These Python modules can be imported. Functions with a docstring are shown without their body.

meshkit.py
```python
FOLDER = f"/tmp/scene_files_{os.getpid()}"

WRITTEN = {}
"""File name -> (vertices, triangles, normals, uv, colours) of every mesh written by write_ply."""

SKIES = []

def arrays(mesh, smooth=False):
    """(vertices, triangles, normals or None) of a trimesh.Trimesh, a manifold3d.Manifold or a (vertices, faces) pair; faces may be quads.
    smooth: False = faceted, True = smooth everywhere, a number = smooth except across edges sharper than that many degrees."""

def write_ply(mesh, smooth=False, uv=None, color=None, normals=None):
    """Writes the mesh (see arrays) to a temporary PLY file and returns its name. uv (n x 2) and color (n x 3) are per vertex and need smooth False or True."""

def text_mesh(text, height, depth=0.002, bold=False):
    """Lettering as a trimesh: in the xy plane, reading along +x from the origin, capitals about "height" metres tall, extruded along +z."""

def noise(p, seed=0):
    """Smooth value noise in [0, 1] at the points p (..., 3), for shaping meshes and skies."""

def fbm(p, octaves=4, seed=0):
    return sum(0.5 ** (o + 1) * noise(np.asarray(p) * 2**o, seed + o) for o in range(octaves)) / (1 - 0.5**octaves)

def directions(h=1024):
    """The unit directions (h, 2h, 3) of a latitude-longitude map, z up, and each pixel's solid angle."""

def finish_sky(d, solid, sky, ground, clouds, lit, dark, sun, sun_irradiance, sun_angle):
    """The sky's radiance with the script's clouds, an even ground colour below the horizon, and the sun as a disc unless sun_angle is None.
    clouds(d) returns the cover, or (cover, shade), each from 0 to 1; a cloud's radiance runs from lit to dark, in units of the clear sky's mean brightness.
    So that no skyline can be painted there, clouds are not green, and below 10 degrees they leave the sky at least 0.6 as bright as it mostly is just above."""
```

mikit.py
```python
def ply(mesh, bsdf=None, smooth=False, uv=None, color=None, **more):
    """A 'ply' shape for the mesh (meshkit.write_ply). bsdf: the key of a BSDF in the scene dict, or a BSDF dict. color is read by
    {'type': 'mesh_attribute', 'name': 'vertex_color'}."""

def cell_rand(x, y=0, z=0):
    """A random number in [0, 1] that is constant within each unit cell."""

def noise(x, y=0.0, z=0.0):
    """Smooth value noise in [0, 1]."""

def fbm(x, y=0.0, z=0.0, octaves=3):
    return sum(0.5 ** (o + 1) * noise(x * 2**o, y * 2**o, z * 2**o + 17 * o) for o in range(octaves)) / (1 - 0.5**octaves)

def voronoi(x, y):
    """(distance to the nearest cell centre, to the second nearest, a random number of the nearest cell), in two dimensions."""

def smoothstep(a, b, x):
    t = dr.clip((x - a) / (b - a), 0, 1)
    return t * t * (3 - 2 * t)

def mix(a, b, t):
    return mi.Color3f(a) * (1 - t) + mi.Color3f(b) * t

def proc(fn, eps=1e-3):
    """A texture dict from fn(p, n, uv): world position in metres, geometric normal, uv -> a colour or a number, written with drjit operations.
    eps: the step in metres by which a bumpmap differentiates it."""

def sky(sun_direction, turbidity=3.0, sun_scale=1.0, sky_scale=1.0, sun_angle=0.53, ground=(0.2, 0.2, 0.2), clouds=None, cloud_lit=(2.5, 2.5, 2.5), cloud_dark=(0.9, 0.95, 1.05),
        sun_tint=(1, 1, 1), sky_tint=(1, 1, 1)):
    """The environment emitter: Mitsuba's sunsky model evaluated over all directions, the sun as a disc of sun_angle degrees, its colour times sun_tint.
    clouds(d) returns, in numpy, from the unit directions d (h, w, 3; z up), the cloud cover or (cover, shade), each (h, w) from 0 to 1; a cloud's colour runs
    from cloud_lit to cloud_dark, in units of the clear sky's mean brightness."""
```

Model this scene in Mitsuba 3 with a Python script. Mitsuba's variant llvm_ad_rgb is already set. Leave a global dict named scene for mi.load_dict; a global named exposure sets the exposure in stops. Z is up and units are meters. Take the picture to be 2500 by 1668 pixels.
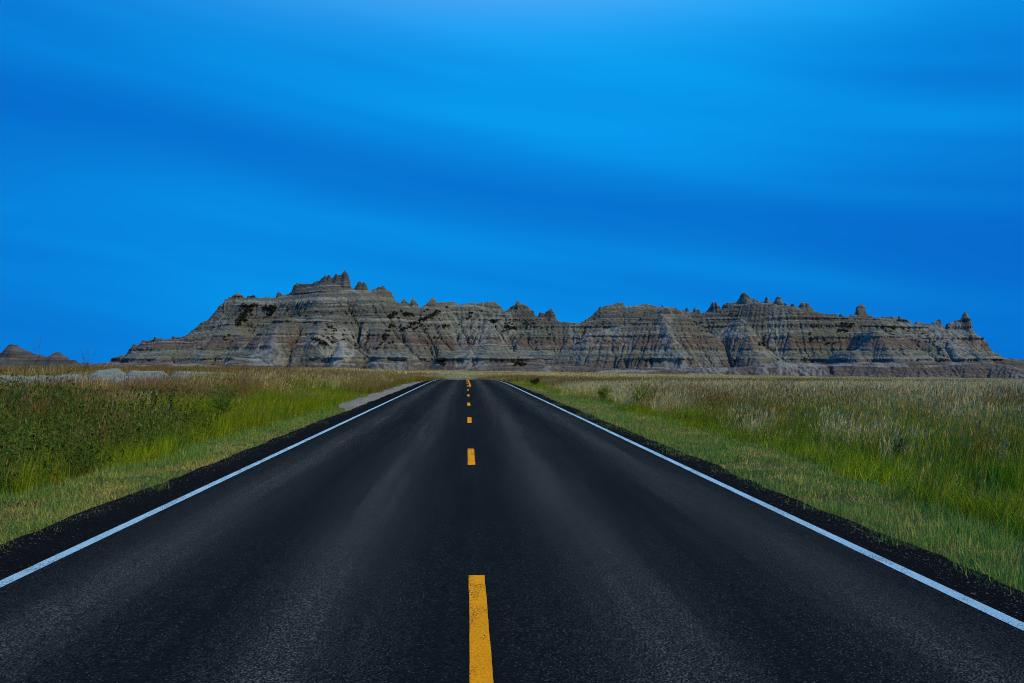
import math, random
import numpy as np, trimesh, mitsuba as mi, drjit as dr
from scipy import ndimage, sparse
from scipy.sparse.linalg import splu
import mikit, meshkit
from mikit import noise, fbm, smoothstep, mix, cell_rand, voronoi

random.seed(7)
RNG = np.random.default_rng(7)
T = mi.ScalarTransform4f
scene, labels = {}, {}

# ------------------------------------------------------------------ camera
EYE = np.array([0.0, 0.0, 1.72])
F_PX, CX, CY = 2430.0, 1250.0, 834.0            # focal length and centre in pixels of the 2500 px wide photograph
YAW, PITCH = math.atan(110 / F_PX), math.atan(56 / F_PX)
FWD = np.array([math.sin(YAW) * math.cos(PITCH), math.cos(YAW) * math.cos(PITCH), math.sin(PITCH)])
RIGHT = np.array([math.cos(YAW), -math.sin(YAW), 0.0])
UP = np.cross(RIGHT, FWD)
scene['camera'] = {
    'type': 'perspective', 'fov': math.degrees(2 * math.atan(1250 / F_PX)), 'fov_axis': 'x',
    'near_clip': 0.1, 'far_clip': 6000.0,
    'to_world': T().look_at(origin=EYE.tolist(), target=(EYE + FWD).tolist(), up=[0, 0, 1])}

# ------------------------------------------------------------------ sky and light: blue overcast evening, streaked cloud, soft light from behind the camera
SUN = np.array([0.66, -0.56, 0.80])


def sm(a, b, x):
    t = np.clip((np.asarray(x, float) - a) / (b - a), 0, 1)
    return t * t * (3 - 2 * t)


def clouds(d):
    """Streaks of cloud drawn out by the wind, slightly falling to the right."""
    az = np.arctan2(d[..., 0], d[..., 1])
    el = np.arcsin(np.clip(d[..., 2], -1, 1))
    s = el + 0.14 * np.sin(az)
    s = s + 0.05 * (meshkit.fbm(np.stack([np.cos(az) * 1.6, np.sin(az) * 1.6, s * 2.0], -1), 3, 5) - 0.5)
    q = np.stack([np.cos(az) * 1.1, np.sin(az) * 1.1, s * 7.0], -1)
    streak = meshkit.fbm(q, 4, 11)
    fine = meshkit.fbm(np.stack([np.cos(az) * 2.2, np.sin(az) * 2.2, s * 24.0], -1), 3, 21)
    big = meshkit.fbm(np.stack([np.cos(az) * 1.5, np.sin(az) * 1.5, el * 2.2], -1), 3, 31)
    shade = 0.48 + 1.0 * (streak - 0.5) + 0.35 * (fine - 0.5) + 0.2 * (big - 0.5)
    band = np.exp(-((s - 0.180) / 0.034) ** 2)                  # the darker belt that crosses the whole view
    shade = shade + 0.31 * band
    thin = np.exp(-((az - 0.16) / 0.30) ** 2 - ((el - 0.36) / 0.15) ** 2)   # thinner, brighter cloud above the road
    shade = shade - 0.40 * thin + 0.17 * sm(0.18, 0.55, np.abs(az - 0.03))
    shade = shade + 0.24 * sm(0.22, 0.04, el)
    gap = 0.85 * np.exp(-((az - 0.05) / 0.32) ** 2 - ((el - 0.43) / 0.06) ** 2) * sm(0.3, 0.6, streak + 0.1)   # pale sky through a thin place
    return 1 - gap, 0.5 + 0.5 * np.tanh(2.5 * (shade - 0.5))


scene['sky'] = mikit.sky(SUN.tolist(), turbidity=3.0, sun_scale=0.205, sun_angle=16.0, sun_tint=(1.0, 0.95, 0.42),
                         clouds=clouds, cloud_lit=(0.004, 0.64, 1.55), cloud_dark=(0.003, 0.22, 0.95), ground=(0.06, 0.06, 0.05))
labels['sky'] = {'kind': 'structure', 'label': 'deep blue evening sky streaked with wind drawn cloud'}
exposure = 2.95


def ray(u, v):
    """Direction of the photograph's pixel, scaled so that its y is 1."""
    r = FWD + RIGHT * ((u - CX) / F_PX) + UP * ((CY - v) / F_PX)
    return r / r[1]


def at(u, v, y):
    return EYE + ray(u, v) * y


def nz(x, y, z=0.0, s=1.0, seed=0, o=3):
    x, y, z = np.broadcast_arrays(np.asarray(x, float), np.asarray(y, float), np.asarray(z, float))
    return meshkit.fbm(np.stack([x, y, z], -1) / s, o, seed)


def add(key, shape, kind=None, label=None, category=None, group=None):
    scene[key] = shape
    d = {k: v for k, v in dict(kind=kind, label=label, category=category, group=group).items() if v}
    if d:
        labels[key] = d


def proc_bsdf(color, rough=0.9, bump=None, scale=1.0, spec=0.3, eps=1e-3):
    b = {'type': 'principled', 'base_color': mikit.proc(color), 'roughness': rough, 'specular': spec}
    if bump is not None:
        b = {'type': 'bumpmap', 'tex': mikit.proc(bump, eps), 'scale': scale, 'bsdf': b}
    return {'type': 'twosided', 'bsdf': b}

# ------------------------------------------------------------------ ground and road
PAVED_L, PAVED_R, EDGE = 4.34, 4.10, 3.64          # paved width left and right of the middle, edge line offset


def road_z(y):
    y = np.asarray(y, float)
    a = np.clip(y - 84, 0, None)
    b = np.clip(y - 200, 0, None)
    return -0.000131 * a ** 2 + 0.00022 * b ** 2 * (y < 330) + 0


def road_x(y):
    y = np.asarray(y, float)
    return -0.00004 * np.clip(y - 60, 0, None) ** 2 - 0.0016 * np.clip(y - 155, 0, None) ** 2


def beside(rel):
    """Distance beyond the pavement's edge."""
    return np.where(rel < 0, -rel - PAVED_L, rel - PAVED_R)


def ground_z(x, y):
    x, y = np.broadcast_arrays(np.asarray(x, float), np.asarray(y, float))
    rel = x - road_x(np.clip(y, -50, 250))
    d = beside(rel)
    left = rel < 0
    nat = -1.25 * sm(40, 320, y) - 0.0125 * np.clip(x - 20, 0, 330) * sm(40, 300, y)
    nat = nat - 0.5 * sm(25, 120, y) * sm(2, 14, d) * (~left)
    nat = nat + 0.30 * (nz(x, y, 0, 14, 3) - 0.5) * sm(3, 12, d)
    # left: a bank behind the ditch, low clay ground further on, then a rise
    bank = 0.42 * sm(3.5, 10, d) * (1 - sm(26, 46, y)) + 0.42 * sm(2.5, 7, d) * sm(46, 62, y) * (1 - sm(95, 125, y)) * sm(-30, -12, x)
    low = -0.45 * sm(40, 58, y) * sm(-16, -26, x) * (1 - sm(88, 108, y))
    rise = 1.25 * sm(84, 125, y) * sm(-14, -34, x) * (1 - sm(190, 330, y))
    mid = 0.75 * sm(190, 250, y) * (1 - sm(330, 420, y)) * (1 - sm(30, 90, np.abs(x + 5)))
    natural = nat + (bank + low + rise) * left - 0.32 * np.exp(-((d - 3.2) / 1.5) ** 2) * (1 - sm(60, 110, y)) + mid
    rz = road_z(np.clip(y, -50, 260))
    verge = rz - 0.05 - 0.05 * np.clip(d, 0, 3)
    w = sm(0.6, 4.5, d) * np.where(y > 0, 1, 1)
    z = verge * (1 - w) + natural * w
    z = np.where(d < 0, rz - 0.08, z)
    z = np.where(y > 230, natural * sm(228, 262, y) + z * (1 - sm(228, 262, y)), z)
    return z - 8 * sm(600, 1500, np.hypot(x, y))


def grid_faces(ny, nx):
    i = np.arange(ny - 1)[:, None] * nx + np.arange(nx - 1)[None]
    i = i.ravel()
    return np.vstack([np.stack([i, i + 1, i + nx + 1], 1), np.stack([i, i + nx + 1, i + nx], 1)])


t = np.linspace(-1, 1, 421)
gx = 9.0 * np.sinh(t * 6.4) / np.sinh(6.4) * 330 * 0 + np.sign(t) * (22 * np.abs(t) + 3000 * np.abs(t) ** 7)
t = np.linspace(0, 1, 330)
gy = -60 + 200 * t + 3100 * t ** 5
GX, GY = np.meshgrid(gx, gy)
def soil(p, n, uv):
    near = mix(mix((0.026, 0.023, 0.012), (0.075, 0.060, 0.030), fbm(p.x * 0.9, p.y * 0.9, 0.0, 4)),
               (0.060, 0.070, 0.024), smoothstep(0.45, 0.7, fbm(p.x * 0.13 + 7, p.y * 0.13, 3.0, 3)))
    # the open prairie beyond the road side carries a thick thatch of dead straw
    thatch = mix(mix((0.20, 0.17, 0.085), (0.30, 0.26, 0.14), fbm(p.x * 0.5, p.y * 0.25, 2.0, 4)), (0.125, 0.078, 0.030), dr.maximum(smoothstep(0.48, 0.62, fbm(p.x * 0.02, p.y * 0.035, 5.0, 3)), smoothstep(0.35, 0.55, fbm(p.x * 0.05, p.y * 0.05, 6.0, 3) + (150.0 - p.y) / 200.0)))
    away = fbm(p.x * 0.15, p.y * 0.15, 8.0, 3) - 0.5
    return mix(near, thatch, smoothstep(0.35, 0.6, away + (p.y + 0.25 * dr.abs(p.x)) / 140.0))


scene['ground_soil'] = proc_bsdf(soil, 1.0, None, 1.0, 0.05)
add('ground', mikit.ply((np.stack([GX, GY, ground_z(GX, GY)], -1).reshape(-1, 3), grid_faces(len(gy), len(gx))), 'ground_soil', smooth=True),
    'structure', 'prairie ground of thatch and soil on both sides of the road')


def ribbon(x0, x1, y0, y1, lift, step=0.6, nx=2, wobble=0.0, seed=0, inner=True):
    """A sheet that follows the road between the offsets x0 and x1; wobble makes its outer edge uneven."""
    ys = np.concatenate([np.arange(y0, min(y1, 30), step * 0.35), np.arange(max(y0, 30), y1, step), [y1]]) if y0 < 30 else np.append(np.arange(y0, y1, step), y1)
    ys = np.unique(ys)
    u = np.linspace(0, 1, nx)
    a = x0 + wobble * (nz(ys, seed, 0, 0.25, seed) - 0.5 + 2.2 * (nz(ys, seed + 9, 0, 1.7, seed) - 0.5))
    b = x1 + (wobble if inner else 0) * (nz(ys, seed + 5, 0, 0.25, seed + 1) - 0.5)
    X = a[:, None] * (1 - u) + b[:, None] * u + road_x(ys)[:, None]
    Y = np.repeat(ys[:, None], nx, 1)
    Z = np.repeat(road_z(ys)[:, None], nx, 1) + lift
    return np.stack([X, Y, Z], -1).reshape(-1, 3), grid_faces(len(ys), nx)


def track(p):
    """Wheel tracks of the two lanes, where traffic has worn the binder off the stones (0 to 1)."""
    x = dr.abs(p.x - 0.04 + 0.10 * (noise(p.y * 0.11, 3.0) - 0.5))
    k = lambda c, w: dr.exp(-dr.square((x - c) / w))
    return dr.clip(k(1.12, 0.50) + 0.95 * k(2.85, 0.48), 0, 1)


def stones(p, f):
    a, b, r = voronoi(p.x * f, p.y * f)
    return a, r


def asphalt(p, n, uv):
    a, r = stones(p, 78.0)
    worn = track(p)
    streaks = 0.45 * (noise(p.x * 5.0, p.y * 0.22, 1.0) - 0.5) + 0.28 * (fbm(p.x * 1.3, p.y * 0.35, 4.0, 3) - 0.5) + 0.45 * (noise(p.x * 17.0, p.y * 0.30, 9.0) - 0.5)
    bare = dr.clip(0.16 + 0.72 * worn + 0.5 * streaks + 0.25 * (noise(p.x * 33, p.y * 33, 2.0) - 0.5), 0.02, 0.95)
    stone = mix((0.016, 0.018, 0.018), (0.160, 0.172, 0.158), r * r * r)
    tar = mix((0.0035, 0.0045, 0.005), (0.0095, 0.0115, 0.012), noise(p.x * 60, p.y * 60, 5.0))
    show = smoothstep(0.04, -0.04, cell_rand(dr.floor(p.x * 78), dr.floor(p.y * 78), 3) - bare) * smoothstep(0.68, 0.45, a)
    return mix(tar, stone, show)


def shoulder_asphalt(p, n, uv):
    a, r = stones(p, 60.0)
    stone = mix((0.009, 0.009, 0.009), (0.11, 0.105, 0.10), smoothstep(0.93, 1.0, r))
    return mix((0.0035, 0.0038, 0.0040), stone, smoothstep(0.5, 0.3, a) * 0.8)


def grit(p, n, uv):
    a, r = stones(p, 80.0)
    return (0.5 - a) * 0.5 + 0.5 * noise(p.x * 160, p.y * 160)


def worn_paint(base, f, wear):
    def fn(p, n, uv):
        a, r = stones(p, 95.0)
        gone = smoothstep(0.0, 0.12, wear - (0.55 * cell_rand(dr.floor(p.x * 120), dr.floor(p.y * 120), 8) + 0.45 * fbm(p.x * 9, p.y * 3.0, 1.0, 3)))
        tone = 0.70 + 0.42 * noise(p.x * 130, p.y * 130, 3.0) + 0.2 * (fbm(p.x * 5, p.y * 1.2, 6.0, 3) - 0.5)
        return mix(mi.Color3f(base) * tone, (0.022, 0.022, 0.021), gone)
    return fn


scene['asphalt'] = proc_bsdf(asphalt, 0.9, grit, 0.004, 0.06, 2e-3)
scene['shoulder_seal'] = proc_bsdf(shoulder_asphalt, 0.9, grit, 0.005, 0.03, 2e-3)
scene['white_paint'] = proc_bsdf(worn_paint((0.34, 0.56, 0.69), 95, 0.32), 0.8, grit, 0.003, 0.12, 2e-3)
scene['yellow_paint'] = proc_bsdf(worn_paint((0.92, 0.355, 0.003), 95, 0.34), 0.8, grit, 0.003, 0.06, 2e-3)

add('road__surface', mikit.ply(ribbon(-3.72, 3.72, -20, 250, 0.0, 0.8, 13, 0.0), 'asphalt', smooth=True), label='dark asphalt with paler worn wheel tracks')
add('road__shoulder', mikit.ply(ribbon(-PAVED_L - 0.12, -3.72, -20, 250, -0.001, 0.8, 3, 0.11, 4, False), 'shoulder_seal', smooth=True), label='black sealed strip left of the white line')
add('road__shoulder_001', mikit.ply(ribbon(PAVED_R + 0.10, 3.72, -20, 250, -0.001, 0.8, 3, 0.11, 6, False)[0:1] + (ribbon(PAVED_R + 0.10, 3.72, -20, 250, -0.001, 0.8, 3, 0.11, 6, False)[1][:, ::-1],), 'shoulder_seal', smooth=True), label='black sealed strip right of the white line')
labels['road'] = {'kind': 'structure', 'label': 'straight two lane asphalt road running to the badlands'}
LW = 0.115
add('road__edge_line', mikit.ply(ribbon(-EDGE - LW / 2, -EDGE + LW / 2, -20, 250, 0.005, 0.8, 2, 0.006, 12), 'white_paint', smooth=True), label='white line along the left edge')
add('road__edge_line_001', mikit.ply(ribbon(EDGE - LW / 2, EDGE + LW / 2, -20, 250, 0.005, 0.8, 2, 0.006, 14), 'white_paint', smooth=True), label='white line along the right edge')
CYCLE, first = 12.19, 4190 / 514.0                 # far end of the nearest dash
for k in range(-1, 14):
    y1 = first + k * CYCLE
    add('road__centre_dash' + ('' if k == -1 else f'_{k + 1:03d}'), mikit.ply(ribbon(0.08 - 0.065, 0.08 + 0.065, y1 - 3.3, y1, 0.005, 0.4, 2, 0.005, 30 + k), 'yellow_paint', smooth=True))
add('road__centre_line', mikit.ply(ribbon(0.20, 0.33, 76, 250, 0.005, 0.8, 2, 0.01, 50), 'yellow_paint', smooth=True), label='solid yellow line beside the far dashes')

# the gravel pull-out beyond the left shoulder
ys = np.arange(34, 126, 0.5)
wid = 1.25 * sm(35, 46, ys) * (1 - sm(84, 126, ys)) + 0.45 * (nz(ys, 3, 0, 2.5, 2) - 0.5)
u = np.linspace(0, 1, 7)
X = -(PAVED_L + 0.05) - np.clip(wid, 0.0, None)[:, None] * u + road_x(ys)[:, None]
Z = np.repeat(road_z(ys)[:, None], 7, 1) - 0.02 - 0.02 * u + 0.02 * (nz(X, ys[:, None], 0, 0.5, 3) - 0.5)
pull = (np.stack([X, np.repeat(ys[:, None], 7, 1), Z], -1).reshape(-1, 3), grid_faces(len(ys), 7)[:, ::-1])
scene['gravel_grey'] = proc_bsdf(lambda p, n, uv: mix((0.13, 0.12, 0.105), (0.29, 0.265, 0.235), stones(p, 28.0)[1]) * (0.75 + 0.5 * fbm(p.x * 2, p.y * 0.8, 1.0, 3)), 0.95,
                                 lambda p, n, uv: 1 - stones(p, 28.0)[0], 0.012, 0.2, 4e-3)
add('gravel_pullout', mikit.ply(pull, 'gravel_grey', smooth=True), 'structure', 'pale gravel strip beside the left shoulder of the road')

# ------------------------------------------------------------------ the badlands wall
SKYLINE = '250,887.2 256,885 260.4,890.2 272.3,876.8 279.8,873.8 281.3,870.9 282.8,873.1 294.7,868.6 306.6,867.1 315.5,854.5 324.5,845.5 334.9,843.3 346.8,835.9 360.2,832.9 379.6,826.2 394.5,826.5 401.9,832.1 412.3,832.1 427.2,823.5 443.6,823.9 458.5,817.2 468.9,807.6 476.4,802.3 494.3,787.4 503.2,783.7 509.2,780.7 540,743.4 551.5,735.1 556.6,731.9 558.9,723 561.1,724 569.4,724.9 577,721.1 580.9,717.9 584.7,716.9 589.8,719.8 593.6,724.9 597.4,728.1 600.6,728.1 604.5,723.6 616.6,724.5 621.7,728.7 624.3,730.6 630.6,727.5 639.6,729.4 643.4,730 648.5,724.3 653.6,724.9 660,725.3 661.9,729.4 665.8,730.9 670.2,726.8 674,728.1 676,716.6 679.8,713.8 684.3,715.6 688.1,719.2 690,721.1 699.6,720.4 707.2,716.6 713,712.8 716.2,700 718.7,695.5 734.1,693.6 749.4,693.6 767.2,692.3 772.4,688.5 774.9,686.6 777.5,687.9 786.4,679.6 791.5,675.7 794.1,670.6 796,671.3 796.6,675.7 808.1,677.7 810.6,680.2 817,674.5 818.3,670.6 833.6,671 837.4,665.5 840,661.7 841.9,658.5 845.1,661.1 847,664.3 850.2,672.6 852.8,682.1 855.3,691.1 857.2,703.2 859.8,707 864.3,705.1 872.6,694.9 873.8,687.9 875.7,687.2 882.1,689.2 884,693 887.2,688.5 888.5,687.9 892.3,693.6 896.2,700 900.6,710.2 903.2,712.1 907.7,707.7 919.2,705.7 923.6,700.6 928.7,701.3 933.2,698.1 938.3,698.7 940.9,702.6 944.7,710.2 951.1,712.8 957.5,723 962.6,731.9 967,741.5 979.2,742.1 984.3,733.2 990.6,733.2 995.8,740.9 1001.5,741.5 1004.7,735.7 1006.6,732.6 1013.6,734.5 1018.7,739.6 1022.6,747.2 1026.4,752.3 1037.9,746 1040,743.7 1046.1,737.5 1051.5,732.9 1053,727.6 1055.3,730.6 1063.7,729.1 1066.8,739.1 1072.2,740.6 1074.5,736.8 1086,737.5 1107.4,737.2 1112,740.6 1116.6,745.2 1124.3,747.8 1133.4,746.7 1137.3,749 1147.2,742.9 1156.4,741.4 1162.5,738.8 1167.1,740.6 1173.3,742.6 1182.5,740.1 1191.7,736.8 1210,737.2 1214.6,741.4 1222.3,749 1231.5,761.3 1239.1,756.7 1245.3,749.8 1256,744.4 1260.6,737.5 1263.7,735.2 1269.8,740.1 1277.4,742.1 1291.2,750.6 1298.9,760.5 1302.7,762 1305,770.5 1311.9,774.8 1315.7,767.4 1318.8,761.7 1323.4,764.3 1329.5,766.6 1335.6,759 1340.2,756.7 1344.1,753.6 1349.4,759 1354.8,767.4 1356.3,774.3 1360.2,782.7 1363.2,788.1 1370.9,787.3 1384.7,791.9 1388.7,795.2 1398.8,795.5 1404.6,791.6 1416.2,790.2 1422,785.8 1429.2,783.7 1437.9,776.4 1443.7,771.4 1452.3,763.4 1458.1,757.6 1472.6,749.7 1479.8,746.8 1492.8,744.6 1501.5,741 1518.9,741 1526.1,746.8 1531.2,751.8 1535.5,744.6 1539.1,748.9 1559.4,745.3 1569.5,743.9 1582.5,744.3 1589.8,744.9 1605.7,749.7 1614.4,751.1 1636.8,755.4 1666.5,757.6 1678,759.8 1680,760.9 1691.6,760.9 1693.7,753.7 1695.9,750.8 1698.8,759.4 1706,761.6 1709.7,768.1 1717.6,765.2 1730.6,755.8 1735.7,746.4 1737.9,739.2 1740,737 1742.9,740.6 1746.6,736.3 1749.4,737 1752.3,743.5 1758.1,749.3 1761,755.1 1766.8,747.1 1772.6,740.6 1775.5,739.5 1795.7,739.2 1801.5,734.1 1805.9,727.6 1808.8,719.7 1814.5,714.6 1817.4,716 1819.6,713.9 1822.5,718.2 1828.3,720.4 1831.2,726.9 1837.7,732.7 1840.6,729.1 1843.5,730.5 1844.9,734.8 1850.7,736.3 1854.3,739.2 1866.6,737.7 1873.9,732 1877.5,742.8 1885.4,743.5 1891.2,737.7 1894.1,729.1 1897.7,724 1905.7,725.4 1910,738.5 1917.3,740.6 1924.5,749.3 1931.7,750 1933.9,743.5 1938.2,744.3 1940.4,747.9 1949.8,751.5 1953.4,742.8 1958.5,736.6 1963.6,739.2 1973.7,744.3 1978,750 1985.3,755.8 1989.6,761.6 1998.3,763.1 2000,764 2006.4,764.4 2011.5,770.4 2016.6,769.8 2025.5,766.6 2040.9,767.2 2044,774.3 2063.8,775.5 2081.7,771.7 2090,764 2094.5,750.6 2100.9,743.6 2107.2,743.6 2110.4,749.4 2114.9,768.5 2122.6,771.1 2135.3,775.5 2150.6,775.5 2177.5,773.6 2182.6,774.3 2191.5,778.1 2204.3,779.4 2217,783.2 2224.7,788.9 2231.1,793.8 2237.5,786.4 2242.6,784.5 2247.7,787.7 2255.3,790.2 2271.9,791.5 2278.3,786.4 2279.6,786.6 2291.8,782.5 2294.9,782.8 2298,795 2307.9,801.9 2310.2,791.9 2316.3,788.9 2330.1,785.8 2340.8,781.2 2351.5,773.6 2359.2,763.6 2363.8,767.5 2366.8,776.6 2369.9,785.8 2372.2,805.7 2379.1,813.4 2391.3,824.1 2397.5,823.3 2403.6,832.5 2408.2,834 2412.8,847.8 2422,856.2 2428.1,862.4 2440.3,864.7 2448,873.1 2451.8,879.5 2463.3,877.7 2478.6,880 2500,877.7'
FAR = '0,861.3 12.8,848.5 21.3,841.1 31.9,838.9 45.7,845.3 50,849.6 56.4,848.5 59.6,854.9 68.1,854.9 78.7,862.3 89.4,864.5 93.6,867.7 101.1,864.5 108.5,873 119.1,870.9 127.7,866.6 138.3,862.3 143.6,856.6 146.8,860.2 153.2,866.6 162.8,869.8 170.2,878.3 185.1,880.4 193.6,887.9 202.1,884.7 209.6,888.9 217,885.7 224.5,894.3'


def crest_y(x):
    return 505 + 9 * np.sin(x / 37.0) + 6 * np.sin(x / 17.0 + 1.3) + 14 * sm(0, 250, -np.asarray(x)) - 10 * sm(120, 300, x)


def trace(text, yfun):
    """The outline's pixels as places on the crest: (x, z)."""
    out = []
    for w in text.split():
        u, v = map(float, w.split(','))
        y = 505.0
        for _ in range(4):
            y = float(yfun(at(u, v, y)[0]))
        p = at(u, v, y)
        out.append((p[0], p[2]))
    return np.array(out)


sky_pts = trace(SKYLINE, crest_y)
DX, DY = 0.35, 0.42
RX = np.arange(-248, 372, DX)
RY = np.arange(392, 545, DY)
tail = np.array([[300, 4.6], [318, 7.5], [330, 4], [352, 6], [372, 0.0]])
pts = np.vstack([[[-248, -3]], sky_pts, tail])
pts = pts[np.argsort(pts[:, 0])]
crest = np.interp(RX, pts[:, 0], pts[:, 1])
crest += 0.9 * (nz(RX, 1, 0, 1.5, 8, 3) - 0.5) + 6.5 * np.clip(nz(RX, 7, 0, 1.9, 9, 2) - 0.60, 0, 1)


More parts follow.
